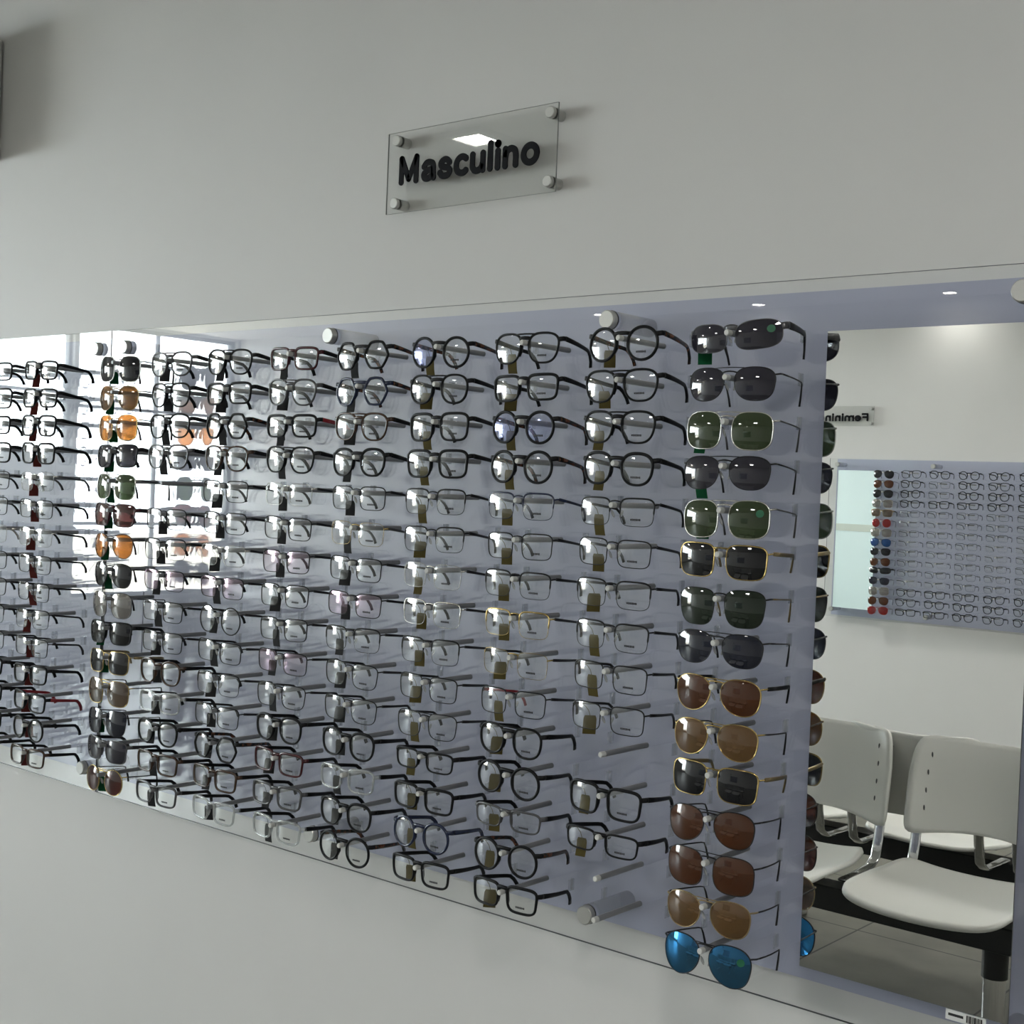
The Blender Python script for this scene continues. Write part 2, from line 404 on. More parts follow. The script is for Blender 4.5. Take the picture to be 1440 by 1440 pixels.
def print_mesh(sn):
    """small dark maker's print low on the demo lens (too small to read in the photograph)"""
    key = ('print', sn)
    if key in CACHE: return CACHE[key]
    st = STYLES[sn]; bm = bmesh.new(); zc = -st['b'] * .52; x = -.0084
    for w, h in ((.0020, .0026), (.0017, .0031), (.0022, .0028), (.0016, .0031), (.0021, .0031), (.0018, .0026), (.0018, .0031)):
        c = [place(st, 1, x + dx, zc + dz, -.00015) for dx, dz in ((0, -h / 2), (w, -h / 2), (w, h / 2), (0, h / 2))]
        c += [v + Vector((0, -.0002, 0)) for v in c]
        vs = [bm.verts.new(v) for v in c]
        for q in ((3, 2, 1, 0), (4, 5, 6, 7), (0, 1, 5, 4), (1, 2, 6, 5), (2, 3, 7, 6), (3, 0, 4, 7)): bm.faces.new([vs[i] for i in q])
        x += w + .0005
    me = mesh_from(bm, 'lens_print', False); CACHE[key] = me; return me
def dot_mesh(sn):
    key = ('dot', sn)
    if key in CACHE: return CACHE[key]
    st = STYLES[sn]; bm = bmesh.new(); n = 16; cx, cz = st['a'] * .58, st['b'] * .34
    A = [place(st, 1, cx + .0052 * math.cos(2 * PI * k / n), cz + .0052 * math.sin(2 * PI * k / n), -.0002) for k in range(n)]
    a = [bm.verts.new(v) for v in A]; b = [bm.verts.new(v + Vector((0, -.0002, 0))) for v in A]
    bm.faces.new(a); bm.faces.new(b)
    for k in range(n): bm.faces.new((a[k], a[(k + 1) % n], b[(k + 1) % n], b[k]))
    me = mesh_from(bm, 'lens_sticker', False); CACHE[key] = me; return me
def tag_mesh(v):
    key = ('tag', v)
    if key in CACHE: return CACHE[key]
    bm = bmesh.new(); ang = (.2, .38, .62, .08)[v % 4]; lean = (.12, -.1, .05, -.2)[v % 4]; w = (.0080, .0088, .0098, .0084)[v % 4]; hh = (.029, .026, .027, .031)[v % 4]
    n = 6; rows = []
    for i in range(n + 1):
        f = i / n; z = -.0135 - hh * f; bend = .003 * math.sin(f * 2.2 + v)
        ww = w * (1 if f > .12 else .8)
        row = []
        for sx in (-1, 1):
            for th in (0, .0007):
                x = sx * ww; y = th + bend
                row.append(bm.verts.new((x * math.cos(ang) - y * math.sin(ang) + lean * (z + .012), x * math.sin(ang) + y * math.cos(ang), z)))
        rows.append(row)
    for A, B in zip(rows, rows[1:]):
        for q in ((0, 2), (3, 1), (2, 3), (1, 0)): bm.faces.new((A[q[0]], A[q[1]], B[q[1]], B[q[0]]))
    bm.faces.new((rows[0][0], rows[0][1], rows[0][3], rows[0][2])); bm.faces.new((rows[-1][0], rows[-1][2], rows[-1][3], rows[-1][1]))
    sweep(bm, [(0, .0003, -.0140), (-.004, .001, -.006), (-.010, .001, -.0005), (-.0165, 0, .0025)], [(.0006, .0003)] * 4, (0, 1, 0), 6)
    me = mesh_from(bm, 'price_tag', False); CACHE[key] = me; return me

def make_eyewear(root, sn, fmat, lmat, tmat=None, tagmat=None, tagv=0, lmat2=None, dot=False, tkind=None, droop=.10, pads=True, prt=True, turn=0.0):
    st = STYLES[sn]; kind = st['kind']; tkind = tkind or ('acetate' if kind == 'acetate' else kind)
    link('frame', frame_mesh(sn), fmat, root)
    for side in (-1, 1):
        l = link('lens', lens_mesh(sn, side), (lmat2 if side < 0 and lmat2 else lmat), root)
        if side == 1 and prt and lmat.startswith(('lens_clear', 'lens_pink', 'lens_blue_coat')):
            link('lens_print', print_mesh(sn), 'print_ink', l)
        if side == 1 and dot: link('lens_sticker', dot_mesh(sn), 'sticker_green', l)
        tm = tmat if tmat else fmat
        if isinstance(tm, tuple): tm = tm[0] if side < 0 else tm[1]
        link('temple', temple_mesh(sn, side, tkind, droop), tm, root)
        if pads and kind in ('metal', 'sunmetal', 'sport'):
            link('nose_pad', pad_mesh(sn, side), 'pad_silicone', root)
    if tagmat:
        hx = hinge_x(sn); zt = st['zc'] + st['b'] * .55
        xo = -(hx - .004) + .004
        link('price_tag', tag_mesh(tagv), tagmat, root, loc=(-hx + .0168 + .002 * (tagv % 3), .030 + .004 * (tagv % 2), zt - .003), rot=(0, 0, turn))

# ------------------------------------------------------------------ what hangs where
BK, BM_, TT = 'black_acetate', 'black_metal', 'tortoiseshell'
LC, LB, LP = 'lens_clear', 'lens_blue_coat', 'lens_pink_coat'
def E(sn, f=BK, l=LC, t=None, d='', **kw): return dict(sn=sn, f=f, l=l, t=t, d=d, **kw)
EYE = {
 8: [E('round', BK, t=TT, d='large round black eyeglasses with tortoiseshell temples'), E('pilot', BK, d='black double-bridge eyeglasses with a flat top bar'), E('pilot', BK, d='black double-bridge eyeglasses'),
     E('panto', BK, d='plain black rounded eyeglasses'), E('half', BM_, d='black browline half-rim eyeglasses'), E('thin', BM_, d='fine black metal rectangular eyeglasses'),
     E('half', BM_, d='wide black half-rim eyeglasses'), E('half', BM_, d='slim black half-rim eyeglasses'), E('thin', BM_, d='thin wire rectangular eyeglasses'), E('thin', BM_, d='thin black wire eyeglasses above an empty rod'),
     None, E('square', BK, d='bold square black eyeglasses between two empty rods'), E('small', BK, d='narrow rectangular black eyeglasses, lowest of its column'), None, None],
 7: [E('pilot', BK, d='black double-bridge eyeglasses'), E('rect', BK, d='black rectangular eyeglasses'), E('round', BK, l=LB, t=TT, d='round black eyeglasses with blue-glinting lenses'), E('round', BK, t=TT, d='round black eyeglasses with brown mottled temples'),
     E('half', 'navy_acetate', d='dark navy half-rim eyeglasses'), E('thin', BM_, d='thin black metal eyeglasses'), E('half', BM_, d='fine black half-rim eyeglasses'), E('half', 'gold_metal', t=BM_, d='pale gold half-rim eyeglasses'),
     E('rimless', 'gold_metal', t=BM_, d='nearly rimless gold wire eyeglasses'), E('thin', BM_, t=('red_paint', BM_), d='thin black eyeglasses with a red inner temple'), E('panto', BK, t=BK, bar=True, d='black double-bridge rounded eyeglasses'),
     E('round', BK, d='round black eyeglasses with thick bridge'), E('small', 'grey_acetate', t=BK, d='narrow grey rectangular eyeglasses'), E('round', BK, t=TT, d='round black eyeglasses with tortoiseshell temples'), E('rect', BK, d='black rectangular eyeglasses hanging below the lilac panel')],
 6: [E('round', BK, l=LC, l2=LB, t=TT, d='round black eyeglasses with a blue-glinting left lens'), E('panto', BK, bar=True, d='black double-bridge rounded eyeglasses'), E('square', BK, d='square black eyeglasses'), E('square', BK, d='square glossy black eyeglasses'),
     E('half', BM_, t=(BM_, BM_), d='black half-rim eyeglasses'), E('half', BM_, d='black half-rim eyeglasses with silver lower wire'), E('rimless', 'silver_metal', t=BM_, d='nearly rimless silver eyeglasses'), E('half', 'silver_metal', t=BM_, d='silver half-rim eyeglasses'),
     E('half', BM_, d='thin black half-rim eyeglasses'), E('thin', BM_, d='thin black wire rectangular eyeglasses'), E('thinpilot', BM_, d='thin black wire double-bridge eyeglasses'), E('small', BK, d='narrow black rectangular eyeglasses'),
     E('rect', BK, d='black rectangular eyeglasses'), E('round', 'navy_acetate', d='round navy blue eyeglasses'), E('rect', BK, d='black rectangular eyeglasses hanging below the lilac panel')],
 5: [E('hex', BK, t=TT, d='black hexagonal eyeglasses'), E('hex', 'navy_acetate', t=TT, d='dark navy hexagonal eyeglasses'), E('pilot', 'brown_acetate', t=BK, d='brown double-bridge eyeglasses'), E('panto', BK, d='rounded black eyeglasses'),
     E('thin', BM_, d='thin black wire eyeglasses'), E('rimless', 'gold_metal', t='grey_metal', d='nearly rimless gold eyeglasses'), E('thin', BM_, d='thin black wire rectangular eyeglasses'), E('thin', BM_, l=LP, d='thin black eyeglasses with pink-glinting lenses'),
     E('half', BM_, d='black half-rim eyeglasses'), E('thinpilot', BM_, d='thin black double-bridge eyeglasses'), E('thinpilot', BM_, d='thin black wire double-bridge eyeglasses'), E('panto', BK, d='rounded black eyeglasses'),
     E('rect', 'clear_acetate', t=BK, d='transparent clear-framed eyeglasses with black temples'), E('panto', BK, d='small rounded black eyeglasses'), E('round', BK, t=TT, d='round black eyeglasses hanging below the lilac panel')],
 4: [E('rect', 'wine_acetate', t=BK, d='dark burgundy rectangular eyeglasses'), E('pilot', 'grey_acetate', t=BK, d='grey double-bridge eyeglasses'), E('rect', BK, t=(BK, 'red_paint'), d='black rectangular eyeglasses with a red temple tip'), E('pilot', BK, d='black double-bridge eyeglasses'),
     E('rimless', 'silver_metal', t=BM_, d='nearly rimless silver eyeglasses'), E('thin', BM_, d='thin black wire eyeglasses'), E('thin', BM_, l=LP, d='thin black eyeglasses with pink-glinting lenses'), E('thin', BM_, d='thin black wire rectangular eyeglasses'),
     E('thin', BM_, d='thin black squarish wire eyeglasses'), E('thin', BM_, l=LP, d='thin black eyeglasses with faint pink lenses'), E('thinpilot', BM_, d='thin black double-bridge wire eyeglasses'), E('panto', BK, d='rounded black eyeglasses'),
     E('rect', 'wine_acetate', t=BK, d='dark burgundy rectangular eyeglasses'), E('rect', 'grey_acetate', t=BK, d='grey rectangular eyeglasses'), E('rect', 'clear_acetate', t=BK, d='transparent clear-framed eyeglasses')],
 3: [E('pilot', BK, d='black double-bridge eyeglasses'), E('rect', BK, d='black rounded rectangular eyeglasses'), E('hex', BK, t=TT, d='thick black hexagonal eyeglasses'), E('pilot', 'brown_acetate', t=BK, d='dark brown double-bridge eyeglasses'),
     E('thin', BM_, d='thin black wire eyeglasses'), E('thin', BM_, d='thin black rectangular wire eyeglasses'), E('rimless', 'silver_metal', t=BM_, d='nearly rimless silver eyeglasses'), E('thin', BM_, l=LP, d='thin black eyeglasses with pink-glinting lenses'),
     E('wireround', BM_, t=BM_, d='round black and gold wire eyeglasses'), E('thin', BM_, d='thin black wire eyeglasses'), E('half', BM_, d='black half-rim eyeglasses'), E('thin', BM_, d='thin black wire rectangular eyeglasses'),
     E('hex', BK, t=TT, d='thick black hexagonal eyeglasses'), E('rect', 'brown_acetate', t=BK, d='dark brown rectangular eyeglasses'), E('rect', 'clear_acetate', t=BK, d='transparent clear-framed eyeglasses')],
 2: [E('pilot', 'grey_acetate', t=BK, d='dark grey double-bridge eyeglasses'), E('pilot', BK, d='black double-bridge eyeglasses'), E('pilot', BK, d='black double-bridge rounded eyeglasses'), E('pilot', 'grey_metal', t=BK, d='pale grey double-bridge eyeglasses'),
     None, E('thin', BM_, d='thin black wire eyeglasses'), E('half', BM_, d='black half-rim eyeglasses'), E('thin', BM_, l=LP, d='thin black eyeglasses with pink-glinting lenses'),
     E('thin', BM_, d='thin black rectangular wire eyeglasses'), E('thin', BM_, d='thin black squarish wire eyeglasses'), E('panto', 'brown_acetate', t=BK, d='dark brown rounded eyeglasses'), E('rect', 'clear_acetate', t=BK, d='transparent clear-framed eyeglasses'),
     E('panto', BK, d='rounded black eyeglasses'), E('rect', 'brown_acetate', t=BK, d='dark brown rectangular eyeglasses'), E('rect', 'grey_metal', t=BK, d='pale grey rectangular eyeglasses')],
}
SUN9 = [E('wrap', 'grey_metal', 'lens_grey', BM_, 'sporty wraparound grey sunglasses with a green dot, top of near column', dot=True, roll=-.045, tag=2),
        E('nav', BM_, 'lens_grey', d='violet-grey double-bridge sunglasses under the wraparound pair in the near column'),
        E('sqav', 'silver_metal', 'lens_green', 'grey_metal', 'green square-lens sunglasses without a dot sticker, third in near column', tag=0),
        E('nav', BM_, 'lens_grey', d='dark grey double-bridge sunglasses between two green pairs, near column', tag=3),
        E('sqav', 'silver_metal', 'lens_green', 'grey_metal', 'green square-lens sunglasses with a green dot sticker, near column', dot=True, tag=1),
        E('sunsquare', 'gold_metal', 'lens_black', 'bronze_metal', 'gold square sunglasses under the dotted green pair, near column', tk='sunwide'),
        E('trap', BM_, 'lens_dark_green', 'bronze_metal', 'dark green rimless-bottom sunglasses with gold hinges, near column'),
        E('nav', BM_, 'lens_navy', d='blue-black rounded sunglasses above the first brown aviators, near column'),
        E('aviator', 'gold_metal', 'lens_brown', BK, 'brown gold-rimmed aviator sunglasses with thick black temple, near column', tk='sunwide'),
        E('aviator', 'gold_metal', 'lens_tan', BM_, 'light tan aviator sunglasses with green tag above gold square pair, near column', tag=1),
        E('sunsquare', 'gold_metal', 'lens_black', 'bronze_metal', 'gold square sunglasses between tan and brown pairs, low in near column', tk='sunwide'),
        E('aviator', BM_, 'lens_brown', d='brown black-rimmed sunglasses under the lower gold pair, near column', ),
        E('sqav', BM_, 'lens_brown', d='reddish brown sunglasses with thin top bar, third from bottom, near column'),
        E('aviator', 'bronze_metal', 'lens_tan', BM_, 'olive-tan aviator sunglasses just above the blue mirrored pair', tag=1),
        E('teardrop', BM_, 'lens_blue_mirror', d='blue mirrored aviator sunglasses at the bottom of the near column', dot=True)]
SUN1 = [E('sqav', 'silver_metal', 'lens_black', BM_, 'silver-rimmed dark sunglasses at the top of the far sunglasses column', tag=1),
        E('aviator', 'bronze_metal', 'lens_tan', BM_, 'light amber rounded sunglasses, second in the far sunglasses column', tag=0),
        E('sqav', 'gold_metal', 'lens_amber', BM_, 'orange amber square sunglasses, third in the far sunglasses column', tag=1),
        E('sunrect', BK, 'lens_grey', d='wide dark grey sunglasses under the upper amber pairs, far sunglasses column', tag=2),
        E('sqav', 'silver_metal', 'lens_green', BM_, 'green silver-rimmed sunglasses in the far sunglasses column', tag=3),
        E('sunrect', 'wine_acetate', 'lens_wine', BM_, 'burgundy square sunglasses in the far sunglasses column', tag=1),
        E('aviator', 'brown_acetate', 'lens_amber', BM_, 'orange amber sunglasses under the burgundy pair, far sunglasses column', tag=0),
        E('aviator', BK, 'lens_black', d='smoky black sunglasses above the pale silver pair, far sunglasses column', tag=3),
        E('sqav', 'grey_metal', 'lens_silver', BM_, 'pale silver-grey lens sunglasses in the far sunglasses column'),
        E('sunrect', BK, 'lens_black', d='square black sunglasses under the pale silver pair, far sunglasses column', tag=0),
        E('sunsquare', 'gold_metal', 'lens_black', 'bronze_metal', 'gold top-bar dark sunglasses in the far sunglasses column', tag=1, tk='sunwide'),
        E('sqav', 'gold_metal', 'lens_beige', BM_, 'beige-lens gold-rimmed sunglasses in the far sunglasses column', tag=0),
        E('trap', BK, 'lens_navy', BM_, 'dark blue-black sunglasses under the beige pair, far sunglasses column', tag=2),
        E('sunrect', 'grey_acetate', 'lens_grey', BM_, 'charcoal square sunglasses second from bottom, far sunglasses column'),
        E('sunround', 'gold_metal', 'lens_wine', BM_, 'reddish brown gold-barred sunglasses at the bottom of far sunglasses column', tag=3)]
def thinrow(names): return names
COLA = [E('rect', BK, d='black rectangular eyeglasses'), E('rect', BK, d='squarish black eyeglasses'), E('square', BK, d='square black eyeglasses'), E('square', BK, d='thick square black eyeglasses'),
        E('rimless', 'silver_metal', t='grey_metal', d='nearly rimless silver eyeglasses'), E('thin', BM_, d='thin black wire eyeglasses'), E('rimless', 'silver_metal', t=BM_, d='nearly rimless eyeglasses with dark temples'),
        E('thin', BM_, d='thin black rectangular wire eyeglasses'), E('thin', BM_, d='thin black rounded wire eyeglasses'), E('half', BM_, d='black half-rim eyeglasses'), E('thin', BM_, d='thin grey wire eyeglasses'),
        E('thin', BM_, d='thin black squarish wire eyeglasses'), E('rect', BK, d='black rectangular eyeglasses'), E('rect', BK, t=(BK, 'red_paint'), d='black eyeglasses with red temples'), E('round', BK, d='round black eyeglasses')]
COLA = COLA[:14] + [E('rect', 'brown_acetate', t=BK, d='dark brown rectangular eyeglasses')]
COLA[12] = E('rect', BK, t=('red_paint', 'red_paint'), d='black eyeglasses with red temples'); COLA[11] = E('rect', BK, d='black rectangular eyeglasses'); COLA[13] = E('round', BK, d='round black eyeglasses')
COLB = [E(('rect', 'square', 'rect', 'square', 'thin', 'thin', 'rimless', 'thin', 'thin', 'half', 'thin', 'rect', 'rect', 'rect', 'rect')[i],
          (BK if i < 4 or i > 10 else BM_) if i != 6 else 'silver_metal', d=('black rectangular eyeglasses', 'square black eyeglasses')[i % 2] if (i < 4 or i > 10) else 'thin dark wire eyeglasses') for i in range(15)]
ROW = ['top row', 'second row', 'third row', 'fourth row', 'fifth row', 'sixth row', 'seventh row', 'middle row', 'ninth row', 'tenth row', 'eleventh row', 'twelfth row', 'third-lowest row', 'second-lowest row', 'bottom row']
COLN = {8: 'column next to near sunglasses', 7: 'second column from near sunglasses', 6: 'third column from near sunglasses', 5: 'fourth column from near sunglasses',
        4: 'middle column between sunglasses', 3: 'second column from far sunglasses', 2: 'column next to far sunglasses', 'A': 'column beyond panel seam', 'B': 'leftmost cut-off column'}
COLX = {c: (c - 9) * PITCH_X for c in range(1, 10)}; COLX['A'] = -1.724; COLX['B'] = -1.906
def row_z(r): return H + (7 - r) * PITCH_Z

def put(item, c, r, tagmat, cat, group, label):
    rng = random.Random(hash((str(c), r)) if False else (ord(str(c)[0]) * 100 + r))
    o = empty(cat, (COLX[c] + rng.uniform(-.0012, .0012), -ROD + .0062, row_z(r) + rng.uniform(-.0008, .0008)),
              (rng.uniform(-.02, .03), item.get('roll', rng.uniform(-.022, .022)), rng.uniform(-.03, .03)))
    tag(o, label, cat, group)
    tv = item.get('tag', None)
    if tagmat and tv is None and cat == 'eyeglasses': tv = rng.randrange(4)
    sn = item['sn']
    if item.get('bar') and sn == 'panto': sn = 'pantobar'
    kind = STYLES[sn]['kind']
    droop = (.13 if r < 6 else .11) if kind in ('acetate', 'metal') else .08
    make_eyewear(o, sn, item['f'], item['l'], item.get('t'), tagmat if tv is not None else None, tv or 0, item.get('l2'), item.get('dot', False), item.get('tk'), droop, turn={1: .45, 2: .3, 3: .2, 'A': .5, 'B': .5}.get(c, 0.0))
    return o
STYLES['pantobar'] = dict(STYLES['panto'], bar=.016, rt=.0018)
TAGC = {8: 'tag_olive', 7: 'tag_olive', 6: 'tag_olive', 5: 'tag_grey', 4: 'tag_grey', 3: 'tag_grey', 2: 'tag_grey', 'A': 'tag_maroon', 'B': 'tag_maroon'}
for c, items in list(EYE.items()) + [('A', COLA), ('B', COLB)]:
    for r, it in enumerate(items):
        if it is None: continue
        put(it, c, r, TAGC[c], 'eyeglasses', 'clear-lens eyeglasses on the near rack', it['d'] + ', ' + ROW[r] + ', ' + COLN[c])
for c, items in ((9, SUN9), (1, SUN1)):
    for r, it in enumerate(items):
        put(it, c, r, 'tag_green', 'sunglasses', 'sunglasses on the near rack', it['d'])

# ------------------------------------------------------------------ racks
def slab_mesh(x0, x1, z0, z1, y0, y1, name):
    bm = bmesh.new(); box(bm, x0, x1, y0, y1, z0, z1); me = mesh_from(bm, name, False); me.materials.append(None)
    for p in me.polygons:
        p.material_index = 0 if abs(p.normal.y) > .5 else 1
    return me
def slab(name, x0, x1, z0, z1, y0, y1, m0, m1, parent=None):
    o = link(name, slab_mesh(x0, x1, z0, z1, y0, y1, name), m0, parent)
    o.material_slots[1].link = 'OBJECT'; o.material_slots[1].material = M[m1]
    return o
def rod_bm(bm, x=0, z=0):
    cyl(bm, (x, 0, z), (x, -ROD + .010, z), .0042, sec=14)
def rod_me():
    if 'rod' not in CACHE:
        bm = bmesh.new(); rod_bm(bm); CACHE['rod'] = mesh_from(bm, 'rod')
        bm = bmesh.new(); cyl(bm, (0, -ROD + .010, 0), (0, -ROD + .0015, 0), .0043, sec=14); cyl(bm, (0, -ROD + .0015, 0), (0, -ROD, 0), .0043, .0034, sec=14)
        CACHE['button'] = mesh_from(bm, 'rod_button')
        bm = bmesh.new(); box(bm, -.0006, .0006, -.014, 0, -.009, .009); box(bm, -.0045, -.0006, -.0026, -.0014, -.009, .009)
        CACHE['rest'] = mesh_from(bm, 'temple_rest', False)
    return CACHE['rod']
def standoff(parent, x, z, back=.10, r=.0150):
    """satin barrel from the wall panel through the sheet, dark ring and a cap in front"""
    o = link('standoff', mesh_from(lathe([(0, -back), (r, -back), (r, -.0002)], 28), 'standoff'), 'standoff_tube', parent, (x, 0, z))
    link('ring', mesh_from(lathe([(r * .9, .0058), (r + .0003, 0.0058), (r + .0003, .0072), (r * .9, .0072)], 28), 'ring'), 'standoff_ring', o)
    link('cap', mesh_from(lathe([(r * .97, .0072), (r * .97, .0165), (r * .86, .0185), (0, .0185)], 28), 'cap'), 'standoff_metal', o)
def rack(name, x0, x1, cols, stands, label, loc=(0, 0, 0), rot=0, single_first=100, rests=True, group=None):
    root = empty(name, loc, (0, 0, rot)); tag(root, label, 'display rack', group)
    slab('acrylic_sheet', x0, x1, H - .502, H + .504, -.0055, 0, 'clear_sheet', 'sheet_edge', root)
    slab('back_panel', x0, x1, H - .500, H + .504, .100, .1095, 'lilac', 'lilac', root)
    for x, z in stands: standoff(root, x, H + z)
    rod_me(); spots = [(COLX[c] if c in COLX else c, r) for c in cols for r in range(15)]
    mass = bmesh.new(); n = 0
    for x, r in spots:
        if n < single_first:
            o = link('rod', CACHE['rod'], 'rod_plastic', root, (x, -.0055, row_z(r))); o.scale = (1, (ROD - .0155) / (ROD - .010), 1)
            o.scale = (1, 1, 1); o.location.y = 0
            link('rod_button', CACHE['button'], 'rod_button', o)
            if rests:
                for s in (-1, 1): link('temple_rest', CACHE['rest'], 'rest_plastic', o, (s * .058, -.0057, .004))
        else:
            rod_bm(mass, x, row_z(r)); cyl(mass, (x, -ROD + .010, row_z(r)), (x, -ROD, row_z(r)), .0043, .0036, sec=14)
        n += 1
    if n > single_first:
        o = link('rods', mesh_from(mass, 'rods'), 'rod_plastic', root); o['kind'] = 'stuff'
    else: mass.free()
    return root
rack('display_rack', -1.608, .412, [9, 8, 7, 6, 5, 4, 3, 2, 1], [(-1.548, .466), (-.905, .464), (-.275, .463), (.358, .468), (-1.548, -.455), (-.905, -.455), (-.270, -.456), (.358, -.478)],
     'large clear acrylic eyewear rack with lilac back, beside the mirror and right of the seam')
rack('display_rack', -3.60, -1.6125, ['A', 'B', -2.088, -2.27], [(-1.655, .466), (-2.29, .466), (-1.655, -.455), (-2.29, -.455)],
     'far left clear acrylic rack, cut off by the left edge of the photo', rests=True)

# mirror on the near rack
def wall_mirror(loc, rot, label, x0=.0935, x1=.380):
    root = empty('mirror', loc, (0, 0, rot)); tag(root, label, 'mirror')
    slab('mirror_glass', x0, x1, H - .442, H + .430, -.0088, -.0056, 'mirror_silver', 'mirror_edge', root)
    return root
wall_mirror((0, 0, 0), 0, 'tall frameless mirror at right reflecting white chairs and the opposite wall')
# small printed label stuck under the mirror
st = empty('label_sticker', (.300, -.0056, H - .457)); tag(st, 'small white printed barcode label stuck under the lower edge of the near mirror', 'label')
bm = bmesh.new(); box(bm, 0, .052, -.0004, 0, 0, .0135); link('paper', mesh_from(bm, 'paper', False), 'sticker_white', st)
bm = bmesh.new(); box(bm, .0035, .023, -.0007, -.0003, .0055, .0088); x = .027
for w in (.0016, .0008, .0022, .0006, .0012, .0026, .0007, .0015, .0009, .0020):
    box(bm, x, x + w, -.0007, -.0003, .002, .0112); x += w + .0007
link('barcode', mesh_from(bm, 'barcode', False), 'print_ink', st)

# opposite rack, its mirror and eyewear (seen in the mirror)
OPP = Vector((-2.65, -6.28, -.03))
def opp(x, y, z): return Vector((OPP.x - x, OPP.y - y, OPP.z + z))
def clear_x(i): return -i * PITCH_X
rack('display_rack', -1.30, .412, [-i * PITCH_X for i in range(0, 6)], [(-.905, .466), (-.275, .466), (.358, .466), (-.905, -.455), (-.270, -.455), (.358, -.455)],
     'eyewear rack on the opposite wall, seen only in the mirror', tuple(OPP), PI, rests=False)
wall_mirror(tuple(OPP), PI, 'narrow bright mirror on the opposite wall, seen inside the near mirror', .085, .350)
OSUN = [('aviator', BK, 'lens_black'), ('aviator', BK, 'lens_brown'), ('aviator', BK, 'lens_black'), ('sqav', 'silver_metal', 'lens_silver'), ('sunrect', 'bronze_metal', 'lens_beige'),
        ('sunround', 'red_paint', 'lens_red'), ('sqav', 'silver_metal', 'lens_silver'), ('aviator', BM_, 'lens_blue'), ('nav', BM_, 'lens_black'), ('aviator', BM_, 'lens_brown'), ('wrap', BM_, 'lens_black'),
        ('nav', BM_, 'lens_navy'), ('sqav', 'silver_metal', 'lens_silver'), ('aviator', BK, 'lens_brown'), ('aviator', 'red_paint', 'lens_red')]
OCOL = {'lens_black': 'black', 'lens_brown': 'brown', 'lens_silver': 'pale silver', 'lens_beige': 'beige', 'lens_red': 'red', 'lens_blue': 'blue', 'lens_navy': 'dark blue'}
def joined(sn, fm, lm):
    """one small eyewear piece as frame + two lenses + temples, shared mesh data"""
    return None
OC = ['beside its sunglasses', 'second from its sunglasses', 'third from its sunglasses', 'fourth from its sunglasses', 'fifth from its sunglasses']
rng = random.Random(3)
for r in range(15):
    sn, fm, lm = OSUN[r]
    o = empty('sunglasses', opp(0, -ROD + .0062, row_z(r)), (0, rng.uniform(-.03, .03), PI + rng.uniform(-.04, .04)))
    tag(o, '%s sunglasses, %s of the opposite-wall rack in the mirror' % (OCOL[lm], ROW[r]), 'sunglasses', 'sunglasses on the opposite rack')
    make_eyewear(o, sn, fm, lm, BM_, None, pads=False)
    for c in range(5):
        if c == 1 and r in (1, 2): sn2 = 'thin'
        else: sn2 = (['square', 'rect', 'pilot', 'round', 'panto'] if r < 4 or r > 11 else ['half', 'thin', 'rimless', 'thin', 'half'])[rng.randrange(5)]
        fm2 = BK if STYLES[sn2]['kind'] == 'acetate' else BM_
        if sn2 == 'rimless': fm2 = 'silver_metal'
        o = empty('eyeglasses', opp(-(c + 1) * PITCH_X, -ROD + .0062, row_z(r)), (0, rng.uniform(-.03, .03), PI + rng.uniform(-.04, .04)))
        tag(o, '%s eyeglasses, %s, column %s on the mirrored opposite rack' % ({'acetate': 'black'}.get(STYLES[sn2]['kind'], 'thin wire') , ROW[r], OC[c]), 'eyeglasses', 'eyeglasses on the opposite rack')
        make_eyewear(o, sn2, fm2, LC, BM_, None, pads=False, prt=False)

# ------------------------------------------------------------------ wall signs
def smooth(ctrl, n=6):
    P = [ctrl[0]] + list(ctrl) + [ctrl[-1]]; out = []
    for a, b, c, d in zip(P, P[1:], P[2:], P[3:]):
        for k in range(n):
            t = k / n
            out.append(tuple(.5 * (2 * b[i] + (c[i] - a[i]) * t + (2 * a[i] - 5 * b[i] + 4 * c[i] - d[i]) * t * t + (3 * b[i] - a[i] - 3 * c[i] + d[i]) * t ** 3) for i in (0, 1)))
    return out + [tuple(ctrl[-1])]
def arc(cx, cy, rx, ry, a0, a1, n=22):
    return [(cx + rx * math.cos(math.radians(a0 + (a1 - a0) * k / n)), cy + ry * math.sin(math.radians(a0 + (a1 - a0) * k / n))) for k in range(n + 1)]
def arch(x): return smooth([(x, .27), (x + .05, .41), (x + .17, .465), (x + .29, .41), (x + .32, .28), (x + .32, .16), (x + .32, .075)])
def straight(*p): return [(a[0] + (b[0] - a[0]) * k / 4, a[1] + (b[1] - a[1]) * k / 4) for a, b in zip(p, p[1:]) for k in range(4)] + [p[-1]]
